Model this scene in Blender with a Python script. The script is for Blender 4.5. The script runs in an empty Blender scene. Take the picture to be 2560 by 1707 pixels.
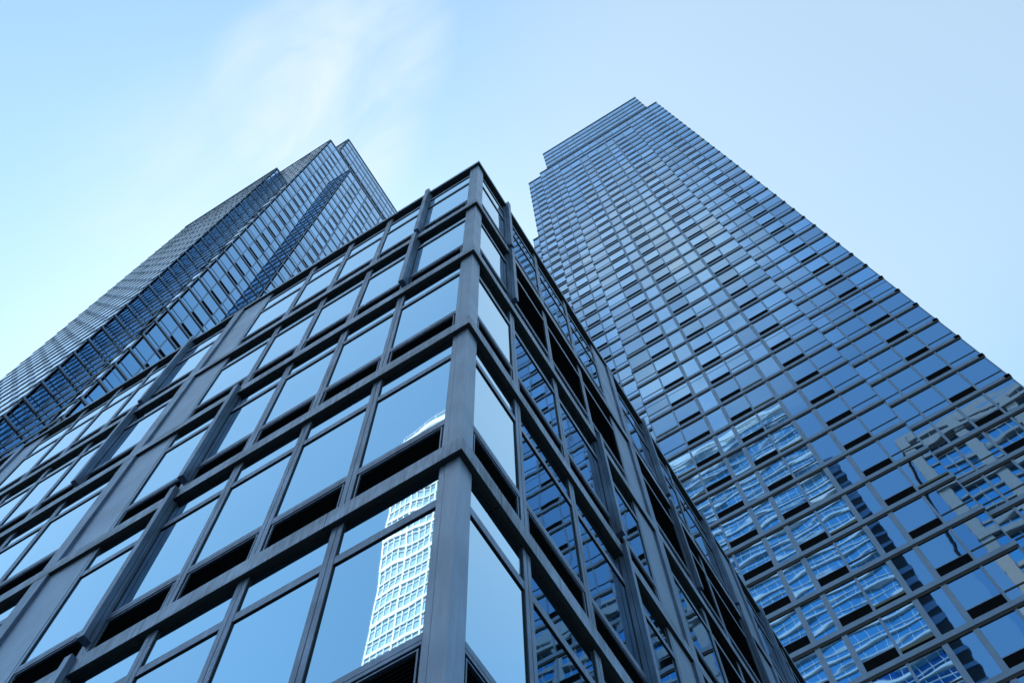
import bpy, math, random
from mathutils import Vector, Matrix
random.seed(7)
SC = bpy.context.scene
COL = SC.collection
R = math.radians

# ------------------------------------------------------------------ camera
CAM = Vector((2.58677851, -3.58807567, 1.6))
ROT = [[0.8512133519535359, 0.5244739798849949, -0.01904924879411013],
       [0.5007867616180457, -0.8008405090112005, 0.32843126908805814],
       [0.15699824471673737, -0.2891046930616586, -0.9443357599951345]]
FPX = 2635.28 / 2560.0            # focal length in picture widths
cd = bpy.data.cameras.new("camera")
cd.sensor_fit = 'HORIZONTAL'; cd.sensor_width = 36.0; cd.lens = FPX * 36.0
cd.clip_start = 0.1; cd.clip_end = 5000
cam = bpy.data.objects.new("camera", cd); COL.objects.link(cam)
M4 = Matrix(ROT).transposed().to_4x4(); M4.translation = CAM
cam.matrix_world = M4
SC.camera = cam

# ------------------------------------------------------------------ sun, sky, exposure
SUN_AZ, SUN_EL = -48.0, 58.0      # azimuth from +y towards +x
sd = Vector((math.sin(R(SUN_AZ)) * math.cos(R(SUN_EL)), math.cos(R(SUN_AZ)) * math.cos(R(SUN_EL)), math.sin(R(SUN_EL))))
sl = bpy.data.lights.new("sun", 'SUN'); sl.energy = 3.5; sl.angle = R(0.5); sl.color = (1.0, 0.97, 0.93)
so = bpy.data.objects.new("sun", sl); COL.objects.link(so)
so.rotation_euler = (-sd).to_track_quat('-Z', 'Y').to_euler(); so.location = (0, 0, 300)

w = bpy.data.worlds.new("World"); SC.world = w; w.use_nodes = True
nt = w.node_tree; nt.nodes.clear()
def wn(t, **k):
    n = nt.nodes.new(t)
    for a, b in k.items(): setattr(n, a, b)
    return n
out = wn('ShaderNodeOutputWorld'); bg = wn('ShaderNodeBackground')
sky = wn('ShaderNodeTexSky', sky_type='NISHITA', sun_disc=False)
sky.sun_elevation = R(SUN_EL); sky.sun_rotation = R(SUN_AZ)
sky.air_density = 1.0; sky.dust_density = 0.35; sky.ozone_density = 1.0; sky.altitude = 50
SKY_STRENGTH = 0.15
bg.inputs['Strength'].default_value = SKY_STRENGTH
tc = wn('ShaderNodeTexCoord')
# thin high cloud: streaky noise round a place in the sky
mp = wn('ShaderNodeMapping'); mp.inputs['Rotation'].default_value = (0.0, 0.0, R(35)); mp.inputs['Scale'].default_value = (2.2, 5.5, 3.0)
nt.links.new(tc.outputs['Generated'], mp.inputs['Vector'])
nz = wn('ShaderNodeTexNoise'); nz.inputs['Scale'].default_value = 2.3; nz.inputs['Detail'].default_value = 7; nz.inputs['Roughness'].default_value = 0.55; nz.inputs['Distortion'].default_value = 0.6
nt.links.new(mp.outputs['Vector'], nz.inputs['Vector'])
def math_n(op, a, b=None, clamp=False):
    n = wn('ShaderNodeMath', operation=op, use_clamp=clamp)
    for i, v in enumerate((a, b)):
        if v is None: continue
        if isinstance(v, (int, float)): n.inputs[i].default_value = v
        else: nt.links.new(v, n.inputs[i])
    return n.outputs[0]
def px_dir(u, v):
    c = Vector(((u - 1280) / 2635.28, -(v - 853.5) / 2635.28, -1.0))
    return (Matrix(ROT).transposed() @ c).normalized()
def lobe(d, c0, c1):              # 1 close to direction d, 0 beyond the angle whose cosine is c0
    n = wn('ShaderNodeVectorMath', operation='DOT_PRODUCT'); n.inputs[1].default_value = d
    nt.links.new(tc.outputs['Generated'], n.inputs[0])
    m = wn('ShaderNodeMapRange', interpolation_type='SMOOTHSTEP')
    m.inputs['From Min'].default_value = c0; m.inputs['From Max'].default_value = c1
    nt.links.new(n.outputs['Value'], m.inputs['Value'])
    return m.outputs['Result']
CLOUDS = [(px_dir(900, 80), 0.9945, 1.0, 0.65), (px_dir(780, 280), 0.9930, 1.0, 0.9), (px_dir(540, 520), 0.988, 1.0, 0.45)]
den = None
for d, c0, c1, a in CLOUDS:
    l = math_n('MULTIPLY', lobe(d.normalized(), c0, c1), a)
    den = l if den is None else math_n('MAXIMUM', den, l)
wisp = wn('ShaderNodeMapRange'); wisp.inputs['From Min'].default_value = 0.30; wisp.inputs['From Max'].default_value = 0.70
nt.links.new(nz.outputs['Fac'], wisp.inputs['Value'])
# a second, faint veil towards the opposite side of the sky (what the tall tower's glass mirrors)
veil = lobe(Vector((-0.02, -0.34, 0.94)).normalized(), 0.984, 1.0)
den = math_n('MAXIMUM', den, math_n('MULTIPLY', veil, 1.0))
fac = math_n('MULTIPLY', den, wisp.outputs['Result'], clamp=True)
# pale high haze over the part of the sky above the right-hand tower
fac = math_n('MAXIMUM', fac, math_n('MULTIPLY', lobe(px_dir(2050, 250), 0.93, 0.99), 0.30))
mix = wn('ShaderNodeMix', data_type='RGBA'); mix.inputs['B'].default_value = (2.95, 3.3, 3.35, 1)
tint = wn('ShaderNodeMix', data_type='RGBA', blend_type='MULTIPLY'); tint.inputs['Factor'].default_value = 1.0; tint.inputs['B'].default_value = (1.05, 1.18, 0.99, 1)
nt.links.new(sky.outputs['Color'], tint.inputs['A'])
nt.links.new(fac, mix.inputs['Factor']); nt.links.new(tint.outputs['Result'], mix.inputs['A'])
nt.links.new(mix.outputs['Result'], bg.inputs['Color']); nt.links.new(bg.outputs['Background'], out.inputs['Surface'])

SC.view_settings.view_transform = 'Standard'; SC.view_settings.look = 'None'
SC.view_settings.gamma = 1.0; SC.view_settings.exposure = 1.02; SC.view_settings.use_curve_mapping = False

# ------------------------------------------------------------------ materials
def mat(name):
    m = bpy.data.materials.new(name); m.use_nodes = True
    t = m.node_tree; p = t.nodes['Principled BSDF']
    return m, t, p
def metal(name, base, metallic, rough, streak=0.25, scale=3.0):
    m, t, p = mat(name); L = t.links.new
    p.inputs['Metallic'].default_value = metallic
    g = t.nodes.new('ShaderNodeTexCoord'); mp = t.nodes.new('ShaderNodeMapping'); mp.inputs['Scale'].default_value = (6, 6, .5)
    L(g.outputs['Object'], mp.inputs['Vector'])
    n1 = t.nodes.new('ShaderNodeTexNoise'); n1.inputs['Scale'].default_value = scale; n1.inputs['Detail'].default_value = 6; n1.inputs['Roughness'].default_value = .65
    L(mp.outputs['Vector'], n1.inputs['Vector'])
    n2 = t.nodes.new('ShaderNodeTexNoise'); n2.inputs['Scale'].default_value = 1.3; n2.inputs['Detail'].default_value = 4
    L(g.outputs['Object'], n2.inputs['Vector'])
    ad = t.nodes.new('ShaderNodeMath'); ad.operation = 'MULTIPLY'; L(n1.outputs['Fac'], ad.inputs[0]); L(n2.outputs['Fac'], ad.inputs[1])
    r = t.nodes.new('ShaderNodeMapRange'); r.inputs['From Min'].default_value = .12; r.inputs['From Max'].default_value = .40
    r.inputs['To Min'].default_value = 1 - streak; r.inputs['To Max'].default_value = 1 + streak * .5; L(ad.outputs[0], r.inputs['Value'])
    vm = t.nodes.new('ShaderNodeVectorMath'); vm.operation = 'SCALE'; vm.inputs[0].default_value = base; L(r.outputs['Result'], vm.inputs['Scale'])
    L(vm.outputs['Vector'], p.inputs['Base Color'])
    r2 = t.nodes.new('ShaderNodeMapRange'); r2.inputs['To Min'].default_value = rough + .1; r2.inputs['To Max'].default_value = rough - .08
    L(n2.outputs['Fac'], r2.inputs['Value']); L(r2.outputs['Result'], p.inputs['Roughness'])
    return m
def glass(name, base, wave, sx, sy, sz, tilt=0.0, vary=0.0):
    """coated reflective pane: mirror whose surface normal rolls gently, a little differently in every pane"""
    m, t, p = mat(name); L = t.links.new
    p.inputs['Base Color'].default_value = (*base, 1); p.inputs['Metallic'].default_value = 1.0; p.inputs['Roughness'].default_value = .015
    ge = t.nodes.new('ShaderNodeNewGeometry')
    wn_ = t.nodes.new('ShaderNodeTexWhiteNoise'); wn_.noise_dimensions = '1D'; L(ge.outputs['Random Per Island'], wn_.inputs['W'])
    tv = t.nodes.new('ShaderNodeMapRange'); tv.inputs['To Min'].default_value = 1 - vary; tv.inputs['To Max'].default_value = 1 + vary * .6; L(wn_.outputs['Value'], tv.inputs['Value'])
    tb = t.nodes.new('ShaderNodeVectorMath'); tb.operation = 'SCALE'; tb.inputs[0].default_value = base; L(tv.outputs['Result'], tb.inputs['Scale']); L(tb.outputs['Vector'], p.inputs['Base Color'])
    off = t.nodes.new('ShaderNodeVectorMath'); off.operation = 'SCALE'; L(wn_.outputs['Color'], off.inputs[0]); off.inputs['Scale'].default_value = 9.0
    g = t.nodes.new('ShaderNodeTexCoord'); mp = t.nodes.new('ShaderNodeMapping'); mp.inputs['Scale'].default_value = (sx, sy, sz); L(g.outputs['Object'], mp.inputs['Vector'])
    ad = t.nodes.new('ShaderNodeVectorMath'); ad.operation = 'ADD'; L(mp.outputs['Vector'], ad.inputs[0]); L(off.outputs['Vector'], ad.inputs[1])
    n = t.nodes.new('ShaderNodeTexNoise'); n.inputs['Scale'].default_value = 1.0; n.inputs['Detail'].default_value = 2.0; n.inputs['Roughness'].default_value = .35; L(ad.outputs['Vector'], n.inputs['Vector'])
    s = t.nodes.new('ShaderNodeVectorMath'); s.operation = 'SUBTRACT'; L(n.outputs['Color'], s.inputs[0]); s.inputs[1].default_value = (.5, .5, .5)
    s2 = t.nodes.new('ShaderNodeVectorMath'); s2.operation = 'SCALE'; L(s.outputs['Vector'], s2.inputs[0]); s2.inputs['Scale'].default_value = wave
    s2b = t.nodes.new('ShaderNodeVectorMath'); s2b.operation = 'MULTIPLY'; L(s2.outputs['Vector'], s2b.inputs[0]); s2b.inputs[1].default_value = (.5, .5, 1.0)
    s3 = t.nodes.new('ShaderNodeVectorMath'); s3.operation = 'SUBTRACT'; L(wn_.outputs['Color'], s3.inputs[0]); s3.inputs[1].default_value = (.5, .5, .5)
    s4 = t.nodes.new('ShaderNodeVectorMath'); s4.operation = 'SCALE'; L(s3.outputs['Vector'], s4.inputs[0]); s4.inputs['Scale'].default_value = tilt
    a1 = t.nodes.new('ShaderNodeVectorMath'); a1.operation = 'ADD'; L(s2b.outputs['Vector'], a1.inputs[0]); L(s4.outputs['Vector'], a1.inputs[1])
    a2 = t.nodes.new('ShaderNodeVectorMath'); a2.operation = 'ADD'; L(a1.outputs['Vector'], a2.inputs[0]); L(ge.outputs['Normal'], a2.inputs[1])
    no = t.nodes.new('ShaderNodeVectorMath'); no.operation = 'NORMALIZE'; L(a2.outputs['Vector'], no.inputs[0])
    L(no.outputs['Vector'], p.inputs['Normal'])
    return m
def plain(name, base, rough=.6, var=.12, scale=1.5):
    m, t, p = mat(name); L = t.links.new
    g = t.nodes.new('ShaderNodeTexCoord'); n = t.nodes.new('ShaderNodeTexNoise'); n.inputs['Scale'].default_value = scale; n.inputs['Detail'].default_value = 5
    L(g.outputs['Object'], n.inputs['Vector'])
    r = t.nodes.new('ShaderNodeMapRange'); r.inputs['To Min'].default_value = 1 - var; r.inputs['To Max'].default_value = 1 + var; L(n.outputs['Fac'], r.inputs['Value'])
    vm = t.nodes.new('ShaderNodeVectorMath'); vm.operation = 'SCALE'; vm.inputs[0].default_value = base; L(r.outputs['Result'], vm.inputs['Scale'])
    L(vm.outputs['Vector'], p.inputs['Base Color']); p.inputs['Roughness'].default_value = rough
    return m
M = {}
M['metal'] = metal('brushed_aluminium', (.165, .235, .36), .45, .42, .40)
M['ledge'] = metal('ledge_aluminium', (.21, .285, .41), .45, .42, .75, 4.0)
M['panel'] = metal('column_cladding', (.21, .29, .42), .45, .38, .20)
M['tmetal'] = metal('tower_aluminium', (.19, .265, .385), .45, .45, .15)
M['dark'] = plain('black_louver', (.007, .008, .010), .9)
M['dark'].node_tree.nodes['Principled BSDF'].inputs['Specular IOR Level'].default_value = 0.0
M['soffit'] = plain('dark_ledge_underside', (.03, .035, .04), .6)
M['gasket_and_shade'] = plain('black_gasket_and_shade', (.012, .012, .014), .7)  # real joints, plus shade painted under transoms and tower floor bands
M['core'] = plain('dark_core', (.03, .03, .035), .8)
M['pglass'] = glass('podium_glass', (.37, .60, .76), .010, 1.7, 1.7, 1.2, .004, .06)
M['tglass'] = glass('tower_glass', (.22, .44, .72), .011, .35, .35, 1.3, .014, .26)
M['tpale'] = glass('tower_glass_with_blind', (.28, .46, .66), .008, .35, .35, 1.3, .012, .1)
M['lglass'] = glass('left_tower_glass', (.20, .45, .74), .010, .5, .5, .9, .010, .2)
M['white'] = plain('white_cladding', (.80, .80, .79), .5, .05)
M['wglass'] = glass('white_tower_glass', (.58, .70, .86), .006, .5, .5, .5, .004)
M['bglass'] = glass('banded_tower_glass', (.20, .50, .72), .006, .5, .5, .5, .004)
M['stone'] = plain('buff_stone', (.36, .31, .29), .8, .15)
M['blind'] = plain('olive_spandrel', (.10, .11, .08), .5)
M['paving'] = plain('dark_paving', (.12, .12, .12), .8, .2)
M['asphalt'] = plain('asphalt', (.05, .05, .052), .9, .3, .6)
M['roofing'] = plain('roof_gravel', (.22, .22, .22), .9, .3, 2)
SLOTS = list(M)

# ------------------------------------------------------------------ mesh helpers
class MB:
    """collects boxes and links them as ONE mesh object"""
    F = ((0, 3, 2, 1), (4, 5, 6, 7), (0, 1, 5, 4), (1, 2, 6, 5), (2, 3, 7, 6), (3, 0, 4, 7))
    def __init__(s): s.v = []; s.f = []; s.m = []; s.mats = []
    def mi(s, k):
        if k not in s.mats: s.mats.append(k)
        return s.mats.index(k)
    def box(s, a, b, k):
        x0, x1 = sorted((a[0], b[0])); y0, y1 = sorted((a[1], b[1])); z0, z1 = sorted((a[2], b[2]))
        o = len(s.v); i = s.mi(k)
        s.v += [(x0, y0, z0), (x1, y0, z0), (x1, y1, z0), (x0, y1, z0), (x0, y0, z1), (x1, y0, z1), (x1, y1, z1), (x0, y1, z1)]
        s.f += [tuple(o + j for j in q) for q in MB.F]; s.m += [i] * 6
    def quad(s, pts, k):
        o = len(s.v); s.v += [tuple(p) for p in pts]; s.f.append((o, o + 1, o + 2, o + 3)); s.m.append(s.mi(k))
    def build(s, name, parent=None, stuff=False):
        if not s.v: return None
        me = bpy.data.meshes.new(name); me.from_pydata(s.v, [], s.f)
        for k in s.mats: me.materials.append(M[k])
        me.polygons.foreach_set('material_index', s.m); me.update()
        o = bpy.data.objects.new(name, me); COL.objects.link(o)
        if parent: o.parent = parent
        if stuff: o['kind'] = 'stuff'
        return o
def thing(name, label, cat, group=None):
    o = bpy.data.objects.new(name, None); COL.objects.link(o)
    o['label'] = label; o['category'] = cat
    if group: o['group'] = group
    return o

class Face:
    """a facade: along u, outwards n (both axis directions), reference plane through (px, py)"""
    def __init__(s, axis, plane, sign):
        s.axis, s.plane, s.sign = axis, plane, sign      # axis of u: 'x' (plane is y) or 'y' (plane is x); sign of the outward normal
    def P(s, u, d, z):
        return (u, s.plane + s.sign * d, z) if s.axis == 'x' else (s.plane + s.sign * d, u, z)
    def box(s, mb, u0, u1, d0, d1, z0, z1, k): mb.box(s.P(u0, d0, z0), s.P(u1, d1, z1), k)
    def pane(s, mb, u0, u1, d, z0, z1, k):
        pts = [s.P(u0, d, z0), s.P(u1, d, z0), s.P(u1, d, z1), s.P(u0, d, z1)]
        a, b, c = (Vector(pts[i]) for i in (0, 1, 2))
        n = (b - a).cross(c - b); want = Vector((0, s.sign, 0)) if s.axis == 'x' else Vector((s.sign, 0, 0))
        if n.dot(want) < 0: pts.reverse()
        mb.quad(pts, k)

def to_px(p):
    q = Matrix(ROT) @ (Vector(p) - CAM)
    if q.z > -.1: return None
    return (1280 + 2635.28 * q.x / -q.z, 853.5 - 2635.28 * q.y / -q.z)
def seen_area(face, u0, u1, d, z0, z1, occl):
    c = [to_px(face.P(u, d, z)) for u, z in ((u0, z0), (u1, z0), (u1, z1), (u0, z1))]
    if any(q is None for q in c): return 0
    cx = sum(q[0] for q in c) / 4; cy = sum(q[1] for q in c) / 4
    if not (0 < cx < 2560 and 0 < cy < 1707): return 0
    ctr = Vector(face.P((u0 + u1) / 2, d, (z0 + z1) / 2))
    if occl:                                             # behind the low building?
        dr = ctr - CAM
        for ax, lo in ((1, -40), (0, 0)):
            t = (0 - CAM[ax]) / dr[ax] if abs(dr[ax]) > 1e-6 else -1
            if 0 < t < 1:
                p = CAM + dr * t
                if p.z < 28.1 and ((ax == 1 and -34 < p.x < 0) or (ax == 0 and 0 < p.y < 31)): return 0
    a = 0
    for i in range(4):
        x0, y0 = c[i]; x1, y1 = c[(i + 1) % 4]; a += x0 * y1 - x1 * y0
    return abs(a) / 2

def emit_windows(root, cells, occl, limit=100):
    """cells: (face, u0, u1, dglass, z0, z1, drawer). The largest seen become window parts (> glass, louver), the rest one mesh."""
    rank = sorted(range(len(cells)), key=lambda i: -seen_area(*cells[i][:6], occl))
    big = set(i for i in rank[:limit] if seen_area(*cells[i][:6], occl) > 25)
    rest = MB()
    for i, c in enumerate(cells):
        if i in big:
            fr, gl, lv = MB(), MB(), MB(); c[6](fr, gl, lv)
            if fr.v:
                o = fr.build('window', root); gl.build('glass', o); lv.build('louver', o)
            else:
                o = gl.build('window', root); lv.build('louver', o)
        else: c[6](rest, rest, rest)
    rest.build('windows', root, True)

# ------------------------------------------------------------------ ground
g = MB(); g.quad([(-3000, -3000, 0), (3000, -3000, 0), (3000, 3000, 0), (-3000, 3000, 0)], 'asphalt')
go = g.build('road'); go['kind'] = 'structure'
g = MB(); g.box((-60, -9, .004), (7, 45, .14), 'paving'); go = g.build('pavement'); go['kind'] = 'structure'

# ------------------------------------------------------------------ the low building with the near corner
low = thing('office_block', 'low glass office block whose metal corner column points up at the centre', 'building')
LZ = [3.0911, 7.0911, 11.0911, 15.0911, 19.0911, 23.0911]      # underside of each ledge
ROOF = 27.935; RTOP = 28.119
LX, LY = 34.0, 31.0                                            # length of the two fronts
FA = Face('x', 0.0, -1)                                        # front along x (outwards -y)
FB = Face('y', 0.0, +1)                                        # front along y (outwards +x)
mb = MB(); mb.box((-LX, .245, .15), (-.245, LY, 27.9), 'core'); mb.box((-LX + .1, .35, 27.9), (-.35, LY - .1, 27.99), 'roofing'); mb.build('wall', low)

def ledge_run(F, mb, L, s, z0, z1, depth, joints):
    a = 0.0 if F is FA else depth
    cuts = [a] + [j for j in joints if a + .3 < j < L] + [L]
    for i in range(len(cuts) - 1):
        u0 = cuts[i] + (0 if i == 0 else .005); u1 = cuts[i + 1] - .005
        F.box(mb, s * u0, s * u1, -depth, 0, z0, z1, 'ledge')
        F.box(mb, s * u0, s * u1, -depth + .01, -.004, z0 - .006, z0 + .01, 'soffit')  # thin near-black box along the ledge's underside
for i, z in enumerate(LZ + [ROOF]):
    mb = MB(); top = z + .305 if z < ROOF else RTOP
    jo = 1.1 if i % 2 else .75
    ja = [jo + .9 + 2.38 * k for k in range(20)]; jb = [jo + 3.0 * k for k in range(14)]
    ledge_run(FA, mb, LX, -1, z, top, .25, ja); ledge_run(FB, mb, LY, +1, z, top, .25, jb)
    # dark joint seen through the gaps and a drip groove under the ledge
    mb.box((-LX + .1, .004, z + .02), (-.004, .2, top - .02), 'gasket_and_shade')
    mb.box((-.2, .2, z + .02), (-.004, LY - .1, top - .02), 'gasket_and_shade')
    mb.build('ledge' if z < ROOF else 'cornice', low)

# corner column: two wings, joints, side strips
mb = MB()
mb.box((-.222, .062, .15), (-.062, .235, 27.93), 'panel')
mb.box((-.295, .066, .15), (-.228, .30, 27.93), 'panel')
mb.box((-.30, .241, .15), (-.066, .298, 27.93), 'panel')
mb.box((-.26, .09, .15), (-.09, .27, 27.92), 'gasket_and_shade')
mb.build('corner_column', low)

segA = [dict(a=.295, m=[1.517, 2.69, 3.86, 5.033], e=6.34, bar=(7.24, 7.52)),
        dict(a=7.58, m=[8.96, 10.14, 11.31, 12.49], e=13.78, bar=(14.60, 14.88)),
        dict(a=14.94, m=[16.40, 17.58, 18.75, 19.93], e=21.2, bar=(22.0, 22.28)),
        dict(a=22.34, m=[23.84, 25.02, 26.19, 27.37], e=28.6, bar=(29.4, 29.7))]
segB = [dict(a=.297, m=[1.338, 2.789, 4.263], e=5.62, bar=(6.38, 6.66)),
        dict(a=6.72, m=[8.40, 9.85, 11.9], e=12.71, bar=(13.44, 13.72)),
        dict(a=13.78, m=[15.46, 16.91, 18.36], e=19.77, bar=(20.5, 20.78)),
        dict(a=20.84, m=[22.52, 23.97, 25.42], e=26.83, bar=(27.56, 27.84))]
FLOORS = [(LZ[i], (LZ + [ROOF])[i + 1]) for i in range(6)] ; FLOORS = [(0.15 - .305, LZ[0])] + FLOORS
# index in FLOORS: 6 = top floor (23.09..roof), 5 = next one down ...
cells = []
def podium_cell(F, s, u0, u1, z0, z1, full):
    zb = z0 + .305; D = -.085
    def draw(fr, gl, lv):
        def B(mb, a, b, d0, d1, za, zc, k): F.box(mb, s * a, s * b, d0, d1, za, zc, k)
        topf = z1 > 27
        B(fr, u0, u1, -.21, -.064, z0 + 1.08, z0 + 1.22, 'metal')               # sill
        B(fr, u0, u1, -.07, -.0625, z0 + 1.128, z0 + 1.134, 'gasket_and_shade')
        t1 = 26.37 if topf else z1 - .66
        B(fr, u0, u1, -.21, -.066, t1 - .14, t1, 'metal')                       # transom
        B(fr, u0, u1, -.2, -.070, t1 - .146, t1 - .13, 'gasket_and_shade')  # black strip paints the shade on the transom's underside
        if topf: B(fr, u0, u1, -.21, -.068, 27.14, 27.27, 'metal'); B(fr, u0, u1, -.2, -.07, 27.134, 27.15, 'gasket_and_shade')  # upper bar, its underside blackened as painted shade
        B(fr, u0, u1, -.24, -.084, z1 - .03, z1 - .003, 'gasket_and_shade')
        for a, b in ((u0 - .003, u0 + .010), (u1 - .010, u1 + .003)): B(fr, a, b, -.21, -.075, z0 + .25, z1 - .004, 'gasket_and_shade')
        # louver frame: thin pale outline inside a black gap
        for a, b in ((u0 + .028, u0 + .044), (u1 - .044, u1 - .028)): B(lv, a, b, -.20, -.072, zb - .05, z0 + 1.058, 'metal')
        B(lv, u0 + .044, u1 - .044, -.20, -.073, z0 + 1.042, z0 + 1.058, 'metal')
        B(lv, u0 + .010, u1 - .010, -.24, -.165, z0 + .2, z0 + 1.08, 'dark')
        n = 15
        for i in range(n):
            za = zb - .04 + i * (.78 / n)
            B(lv, u0 + .044, u1 - .044, -.165, -.09, za, za + .016, 'dark')
        if full:
            B(lv, u0 + .010, u1 - .010, -.24, -.165, z0 + 1.22, z1 - .03, 'dark')
            zz = z0 + 1.25
            while zz < z1 - .1:
                if not (t1 - .16 < zz < t1 + .01): B(lv, u0 + .02, u1 - .02, -.165, -.09, zz, zz + .018, 'dark')
                zz += .075
        else:
            F.pane(gl, s * u0, s * u1, D, z0 + 1.21, t1 - .13, 'pglass')
            F.pane(gl, s * u0, s * u1, D, t1 - .01, (27.15 if topf else z1 - .02), 'pglass')
            if topf: F.pane(gl, s * u0, s * u1, D, 27.26, z1 - .02, 'pglass')
    cells.append((F, s * u0, s * u1, D, z0 + .305, z1, draw))
HW = .072
def is_louver(F, si, bi, fl):
    if F is FA: return False
    if si == 0: return fl == 5 and bi >= 1
    if si == 1: return (fl == 5) or (fl == 4 and bi >= 1) or (fl == 3 and bi == 0)
    if si == 2: return fl in (5, 4) or (fl == 3 and bi > 1)
    return fl in (5, 3)
# fins replace some mullions: (front, segment, mullion index) -> floors
FINS = {('A', 0, 0): (6, 5), ('A', 0, 3): (4, 3, 2), ('A', 1, 0): (6, 5), ('A', 1, 3): (4, 3, 2), ('A', 2, 0): (6, 5), ('A', 2, 3): (4, 3, 2),
        ('B', 0, 0): (6, 5), ('B', 0, 2): (4, 3), ('B', 1, 0): (6, 5), ('B', 1, 2): (6, 5), ('B', 2, 0): (6, 5), ('B', 2, 2): (4, 3), ('B', 3, 0): (6, 5)}
for nm, F, s, segs in (('A', FA, -1, segA), ('B', FB, 1, segB)):
    for si, sg in enumerate(segs):
        edges = [sg['a']] + sg['m'] + [sg['e']]
        for bi in range(len(edges) - 1):
            u0 = edges[bi] + (HW if bi > 0 else 0.0); u1 = edges[bi + 1] - (HW if bi < len(edges) - 2 else 0.0)
            for fl in range(1, 7):
                podium_cell(F, s, u0, u1, *FLOORS[fl], is_louver(F, si, bi, fl))
        for mi, u in enumerate(sg['m']):
            mb = MB()
            for a, b, d in ((u - HW, u - .0045, -.062), (u + .0045, u + HW, -.062)):
                F.box(mb, s * a, s * b, -.24, d, .15, 27.93, 'metal')
            F.box(mb, s * (u - .02), s * (u + .02), -.235, -.08, .16, 27.92, 'gasket_and_shade')
            mb.build('mullion', low)
            for fl in FINS.get((nm, si, mi), ()):
                z0, z1 = FLOORS[fl]
                fb = MB(); zt = (z1 + .315) if fl < 6 else 28.22
                F.box(fb, s * (u - .052), s * (u + .052), -.15, .07, z0 + .66, zt, 'metal')
                for q in (-.01,): F.box(fb, s * (u - .055), s * (u + .055), q - .003, q + .003, z0 + .67, zt - .01, 'gasket_and_shade')
                fb.build('fin', low)
        # structural column: recessed cladding panel with a flush bar
        mb = MB(); b0, b1 = sg['bar']
        F.box(mb, s * (sg['e'] + .062), s * (b0 + .1), -.24, -.056, .15, 27.93, 'panel')
        F.box(mb, s * sg['e'], s * (sg['e'] + .054), -.24, -.06, .15, 27.93, 'panel')
        F.box(mb, s * (sg['e'] + .03), s * (sg['e'] + .09), -.235, -.075, .16, 27.92, 'gasket_and_shade')
        F.box(mb, s * b0, s * b1, -.24, -.004, .15, 27.932, 'metal')
        mb.build('column', low)
FA_end = MB(); FA_end.box((-LX - .02, .02, .15), (-LX, LY, 27.9), 'panel'); FA_end.box((-LX, LY, .15), (-.3, LY + .04, 27.9), 'panel'); FA_end.build('side_wall', low)
emit_windows(low, cells, False)

# ------------------------------------------------------------------ curtain-wall towers
def zk(k): return 60.6 + 3.66 * k + .003 * k * k
LEVELS = [zk(k) for k in range(-15, 40)]
def tower_front(root, F, u0, u1, top, cols, cells, gl='tglass', mt='tmetal', levels=LEVELS, bottom=0.2, bands=None, wide=(), proj=.07, back=.5, mulls=True, endcap=(True, True)):
    """cols: list of (u0, u1, kind) with kind T transom pane, L louver, N narrow plain pane, G louver or olive strip"""
    lv = [z for z in levels if z < top - 2.2 and z > bottom + 1]
    for i, z in enumerate(lv):
        zt = lv[i + 1] if i + 1 < len(lv) else top
        b = bands.setdefault(round(z, 1), MB())
        e = 0 if F.axis == 'x' else .006
        F.box(b, u0 - proj, u1 + proj, -.3, proj - e, z + e, z + .36 - e, mt)
        F.box(b, u0 + e, u1 - e, -.3, proj - .02 - e, z - .22 + e, z + .02, 'gasket_and_shade')  # black strip paints the shadow beneath each floor band
        for c0, c1, kind in cols:
            k = kind
            if k == 'G': k = random.choice('TTTG')
            gk = 'tpale' if gl == 'tglass' and k != 'L' and random.random() < .035 else gl
            def draw(fr, g, l, F=F, c0=c0, c1=c1, z=z, zt=zt, k=k, gk=gk):
                F.pane(g, c0, c1, 0, z + .36, zt - .12, gk)
                if k == 'L':
                    F.box(l, c0 + .06, c1 - .06, -.02, .012, z + .36, z + 1.12, 'dark')
                    F.box(l, c0 + .06, c1 - .06, -.02, .014, z + 1.12, z + 1.17, mt)
                elif k == 'T':
                    F.box(fr, c0 + .06, c1 - .06, -.02, .018, z + 1.06, z + 1.18, 'gasket_and_shade')
                if z < 24 or abs(z - 79) < 1.9: F.box(fr, c0 + .06, c1 - .06, -.02, .016, zt - .95, zt - .9, mt)
                elif k == 'G':
                    F.box(l, c0 + .06, c1 - .06, -.02, .012, z + .36, z + .62, 'dark')
                    F.box(l, c0 + .06, c1 - .06, -.02, .02, z + .62, z + .80, 'blind')
            cells.append((F, c0, c1, 0, z, zt, draw))
    tb = bands.setdefault(('top', F.plane, u0, top), MB())
    e = 0 if F.axis == 'x' else .006
    F.box(tb, u0 - .04, u1 + .04, -.4, proj + .04 - e, top - .55 + e, top - .32 - e, mt)
    F.box(tb, u0 - .04, u1 + .04, -.4, proj + .06 - e, top - .22 + e, top - e, mt)
    F.box(tb, u0, u1, -.35, .02, top - .6, top - .05, 'dark')
    if mulls:
        us = sorted(set([round(c[0], 3) for c in cols] + [round(c[1], 3) for c in cols]))
        for u in us:
            w_ = .15 if u in wide else .075
            pr = (.04 if u in wide else .03) * (.5 if gl == 'lglass' else 1)
            lo, hi = max(u0, u - w_), min(u1, u + w_)
            m_ = MB(); F.box(m_, lo, hi, -.3, pr, bottom, top - .6, mt); m_.build('mullion', root)
def add_bands(root, bands):
    for k, b in bands.items(): b.build('floor_band' if not isinstance(k, tuple) else 'parapet', root)

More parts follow.
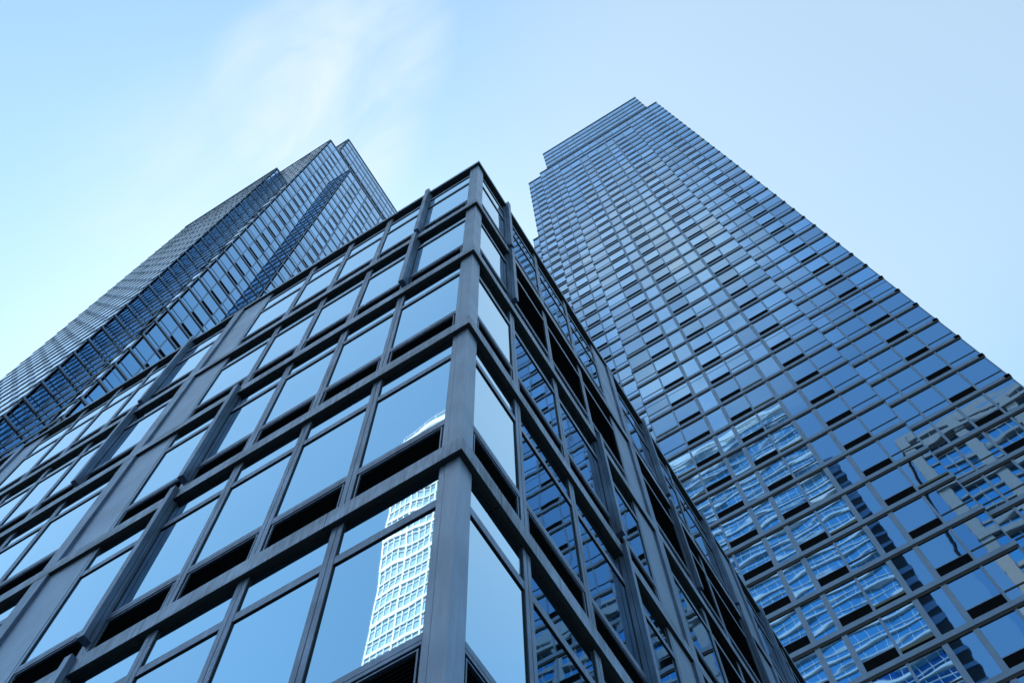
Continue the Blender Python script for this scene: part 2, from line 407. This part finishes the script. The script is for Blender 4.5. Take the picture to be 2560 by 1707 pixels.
# ---- right-hand tower
rt = thing('glass_tower', 'tall glass tower filling the right side, floor ledges stepping back near its top', 'tower')
Y0 = 32.4
body = MB()
body.box((-8.65, Y0 + .35, .15), (17.2 - .02, 62, 205.5), 'core')
body.box((-11.5 + .02, Y0 + .95, .15), (-8.7, 60, 205.0), 'core')
body.box((-12.95, 34.6, .15), (-11.52, 58, 166.5), 'core')
body.box((-7.15, 33.2 + .35, 205.5), (15.5, 56, 228.2), 'core')
body.box((-4.5 + .02, Y0 - .2, .15), (10.45 - .02, Y0 + .34, 194.0), 'core')
body.build('wall', rt)
tc_cells = []; bands = {}
Zb = Face('x', 31.8, -1); Zm = Face('x', Y0, -1); Zn = Face('x', 33.0, -1); Zl = Face('x', 34.2, -1); Zt = Face('x', 33.2, -1)
tower_front(rt, Zb, -4.5, 10.45, 194.5, [(-4.5, -2.45, 'G'), (-2.45, -.38, 'L'), (-.38, 1.1, 'N'), (1.1, 3.02, 'L'), (3.02, 4.92, 'G'), (4.92, 6.47, 'N'), (6.47, 8.45, 'L'), (8.45, 10.45, 'G')], tc_cells, bands=bands, wide=(-.38, 1.1, 4.92, 6.47))
tower_front(rt, Zm, 10.45, 17.2, 205.8, [(10.5, 11.75, 'T'), (11.75, 13.5, 'T'), (13.5, 15.27, 'L'), (15.27, 17.2, 'T')], tc_cells, bands=bands)
tower_front(rt, Zm, -8.65, -4.5, 205.8, [(-8.65, -7.6, 'T'), (-7.6, -5.95, 'L'), (-5.95, -4.5, 'T')], tc_cells, bands=bands)
up = [z for z in LEVELS if z > 195.5]
tower_front(rt, Zm, -4.5, 10.45, 205.8, [(-4.5 + 1.66 * i, -4.5 + 1.66 * (i + 1), 'T') for i in range(9)], tc_cells, bands=bands, levels=up, bottom=194.2)
tower_front(rt, Zn, -11.5, -8.65, 206.0, [(-11.5, -10.45, 'T'), (-10.45, -8.65, 'L')], tc_cells, bands=bands)
tower_front(rt, Zl, -12.95, -11.5, 167.0, [(-12.95, -11.5, 'T')], tc_cells, bands=bands)
bl = [-7.15, -5.07, -3.4, -1.7, 0, 1.68, 3.28, 4.84, 6.65, 8.32, 9.95, 11.9, 13.7, 15.55]
tower_front(rt, Zt, -7.15, 15.55, 228.5, [(bl[i], bl[i + 1], 'T') for i in range(len(bl) - 1)], tc_cells, bands=bands, levels=[207.4, 211.4, 215.3, 219.4, 223.4], bottom=205.6)
# return sides of the tower (seen obliquely or mirrored only): ledges and glass
Sr = Face('y', 17.2, +1); Sl = Face('y', -11.5, -1); Slb = Face('y', -12.95, -1); Sbr = Face('y', 10.45, +1); Stl = Face('y', -7.15, -1); Str = Face('y', 15.55, +1); Sm = Face('y', -8.65, -1)
def cols_even(a, b, n, pat): return [(a + (b - a) / n * i, a + (b - a) / n * (i + 1), pat[i % len(pat)]) for i in range(n)]
tower_front(rt, Sr, Y0, 62, 205.8, cols_even(Y0, 62, 16, 'TLTTNT'), tc_cells, bands=bands, mulls=False)
tower_front(rt, Sl, 33.0, 60, 206.0, cols_even(33.0, 60, 14, 'TLTTNT'), tc_cells, bands=bands, mulls=False)
tower_front(rt, Stl, 33.2, 56, 228.5, cols_even(33.2, 56, 12, 'T'), tc_cells, bands=bands, levels=[207.4, 211.4, 215.3, 219.4, 223.4], bottom=205.6, mulls=False)
tower_front(rt, Str, 33.2, 56, 228.5, cols_even(33.2, 56, 12, 'T'), tc_cells, bands=bands, levels=[207.4, 211.4, 215.3, 219.4, 223.4], bottom=205.6, mulls=False)
emit_windows(rt, tc_cells, True); add_bands(rt, bands)

# ---- left-hand tower
lt = thing('glass_tower', 'tall glass tower at left with stepped corners, partly behind the low office block', 'tower')
lc = []; lb = {}
body = MB()
body.box((-76, 5.7 + .35, .15), (-39.4 - .35, 40, 205.4), 'core')
body.box((-68 + .05, 4.1 + .35, .15), (-47.6 - .35, 6.0, 191.4), 'core')
body.box((-39.8, 11.4 + .35, .15), (-37.0 - .35, 27.9, 193.2), 'core')
body.box((-74, 8.35 + .35, 205.4), (-39.8 - .35, 38, 223.4), 'core')
body.build('wall', lt)
kw = dict(gl='lglass', bands=lb, proj=.06)
tower_front(lt, Face('y', -39.4, +1), 5.7, 11.4, 205.8, [(5.7, 7.6, 'T'), (7.6, 9.5, 'L'), (9.5, 11.4, 'T')], lc, **kw)
tower_front(lt, Face('y', -39.4, +1), 28.0, 40, 205.8, cols_even(28, 40, 6, 'TL'), lc, **kw)
tower_front(lt, Face('y', -39.4, +1), 11.4, 28.0, 205.8, cols_even(11.4, 28, 9, 'T'), lc, levels=up, bottom=193.4, **kw)
tower_front(lt, Face('y', -37.0, +1), 11.4, 28.0, 193.6, [(11.4, 13.25, 'G'), (13.25, 15.1, 'L'), (15.1, 17.0, 'N'), (17.0, 19.2, 'L'), (19.2, 21.4, 'G'), (21.4, 23.2, 'N'), (23.2, 25.6, 'L'), (25.6, 28.0, 'G')], lc, wide=(15.1, 17.0, 21.4, 23.2), **kw)
tower_front(lt, Face('x', 11.4, -1), -39.3, -37.0, 193.6, [(-39.3, -37.0, 'T')], lc, **kw)
tower_front(lt, Face('x', 5.7, -1), -47.6, -39.4, 205.8, cols_even(-47.6, -39.4, 4, 'TL'), lc, **kw)
tower_front(lt, Face('x', 5.7, -1), -68, -47.6, 205.8, cols_even(-68, -47.6, 10, 'T'), lc, levels=up, bottom=191.8, **kw)
tower_front(lt, Face('x', 5.7, -1), -76, -68, 205.8, cols_even(-76, -68, 4, 'TL'), lc, **kw)
tower_front(lt, Face('y', -47.6, +1), 4.1, 5.68, 191.8, [(4.1, 5.68, 'T')], lc, **kw)
tower_front(lt, Face('x', 4.1, -1), -68, -47.6, 191.8, cols_even(-68, -47.6, 10, 'TLNLT'), lc, **kw)
tl = [209.3, 213.0, 216.6, 220.2]
tower_front(lt, Face('y', -39.8, +1), 8.35, 38, 223.6, cols_even(8.35, 38, 16, 'T'), lc, levels=tl, bottom=205.6, wide=(), **kw)
tower_front(lt, Face('x', 8.35, -1), -74, -39.8, 223.6, cols_even(-74, -39.8, 16, 'T'), lc, levels=tl, bottom=205.6, **kw)
emit_windows(lt, lc, True); add_bands(lt, lb)

# ------------------------------------------------------------------ buildings across the street, seen mirrored in the glass
wt = thing('white_tower', 'slender white gridded tower mirrored in the lowest window beside the corner column', 'tower')
b = MB(); Aface = Face('x', -50.0, +1)
b.box((-47.5, -70, .15), (-24.2, -50.04, 157), 'wglass')
top = 156; z = 3.0; i = 0
while z < top:
    Aface.box(b, -47.7, -24, -.3, .12, z, z + (.55 if i % 2 == 0 else .30), 'white')
    Aface.box(b, -47.6, -24, -.3, .05, z + 2.2, z + 2.30, 'white')
    z += 3.05; i += 1
for j in range(26):
    u = -47.7 + j * .93; wd = .2 if j % 4 == 0 else .1
    Aface.box(b, u, u + wd, -.3, .06 if j % 4 else .08, .15, top, 'white')
b.box((-47.7, -70, 156), (-24, -49.8, 157.4), 'white'); b.box((-45.6, -66, 157.4), (-26, -51.5, 162.6), 'white')
b.box((-43.6, -51.6, 158.2), (-27, -51.45, 161.4), 'wglass')
for j in range(7): b.box((-43.9 + j * 2.3, -51.45, 158.1), (-43.5 + j * 2.3, -51.2, 161.5), 'white')
for j in range(9): b.box((-47.5 + j * 2.2, -49.9, 157.4), (-47.42 + j * 2.2, -49.82, 159.2), 'white')
b.box((-47.5, -49.9, 159.1), (-29.8, -49.82, 159.2), 'white')
b.build('wall', wt)

bt = thing('banded_tower', 'blue glass tower with white floor bands mirrored in the lower part of the right tower', 'tower')
b = MB(); Bf = Face('x', -50.0, +1)
b.box((-23, -80, .15), (8.9, -50.03, 222), 'bglass')
z = 4.0; i = 0
while z < 224:
    Bf.box(b, -23.2, 9.3 + .5 * (i % 3 == 0), -.3, .4, z, z + .45, 'white')
    Bf.box(b, -23.2, 9.0, -.3, .15, z + 1.9, z + 2.05, 'white')
    z += 3.9; i += 1
for j in range(17): Bf.box(b, -23 + j * 1.95, -22.93 + j * 1.95, -.3, .06, .15, 222, 'white')
b.box((-23, -80, 222), (9.2, -50.1, 226), 'white')
b.box((9.2, -82, .15), (12.4, -56, 205), 'core')
z = 4
while z < 205:
    b.box((9.2, -82.1, z), (12.6, -55.8, z + 1.5), 'tmetal'); z += 3.9
b.build('wall', bt)

st = thing('stone_building', 'buff stone building with dark windows mirrored at the right edge of the right tower', 'building')
b = MB(); Cf = Face('x', -50.0, +1)
b.box((23.8, -80, .15), (66, -50.1, 186), 'bglass')
z = 2.0; i = 0
while z < 186:
    Cf.box(b, 23.5, 66.3, -.4, .35 if i % 4 else .9, z, z + (.7 if i % 4 else 1.6), 'stone'); z += 4.1; i += 1
for j in range(22):
    u = 23.5 + j * 2.0; Cf.box(b, u, u + (.16 if j % 5 else 2.0), -.4, .2 if j % 5 else .6, .15, 187, 'stone')
b.box((23.5, -80, 186), (66.3, -49.6, 188), 'stone'); b.box((34, -76, 188), (58, -53, 193), 'stone')
b.build('wall', st)
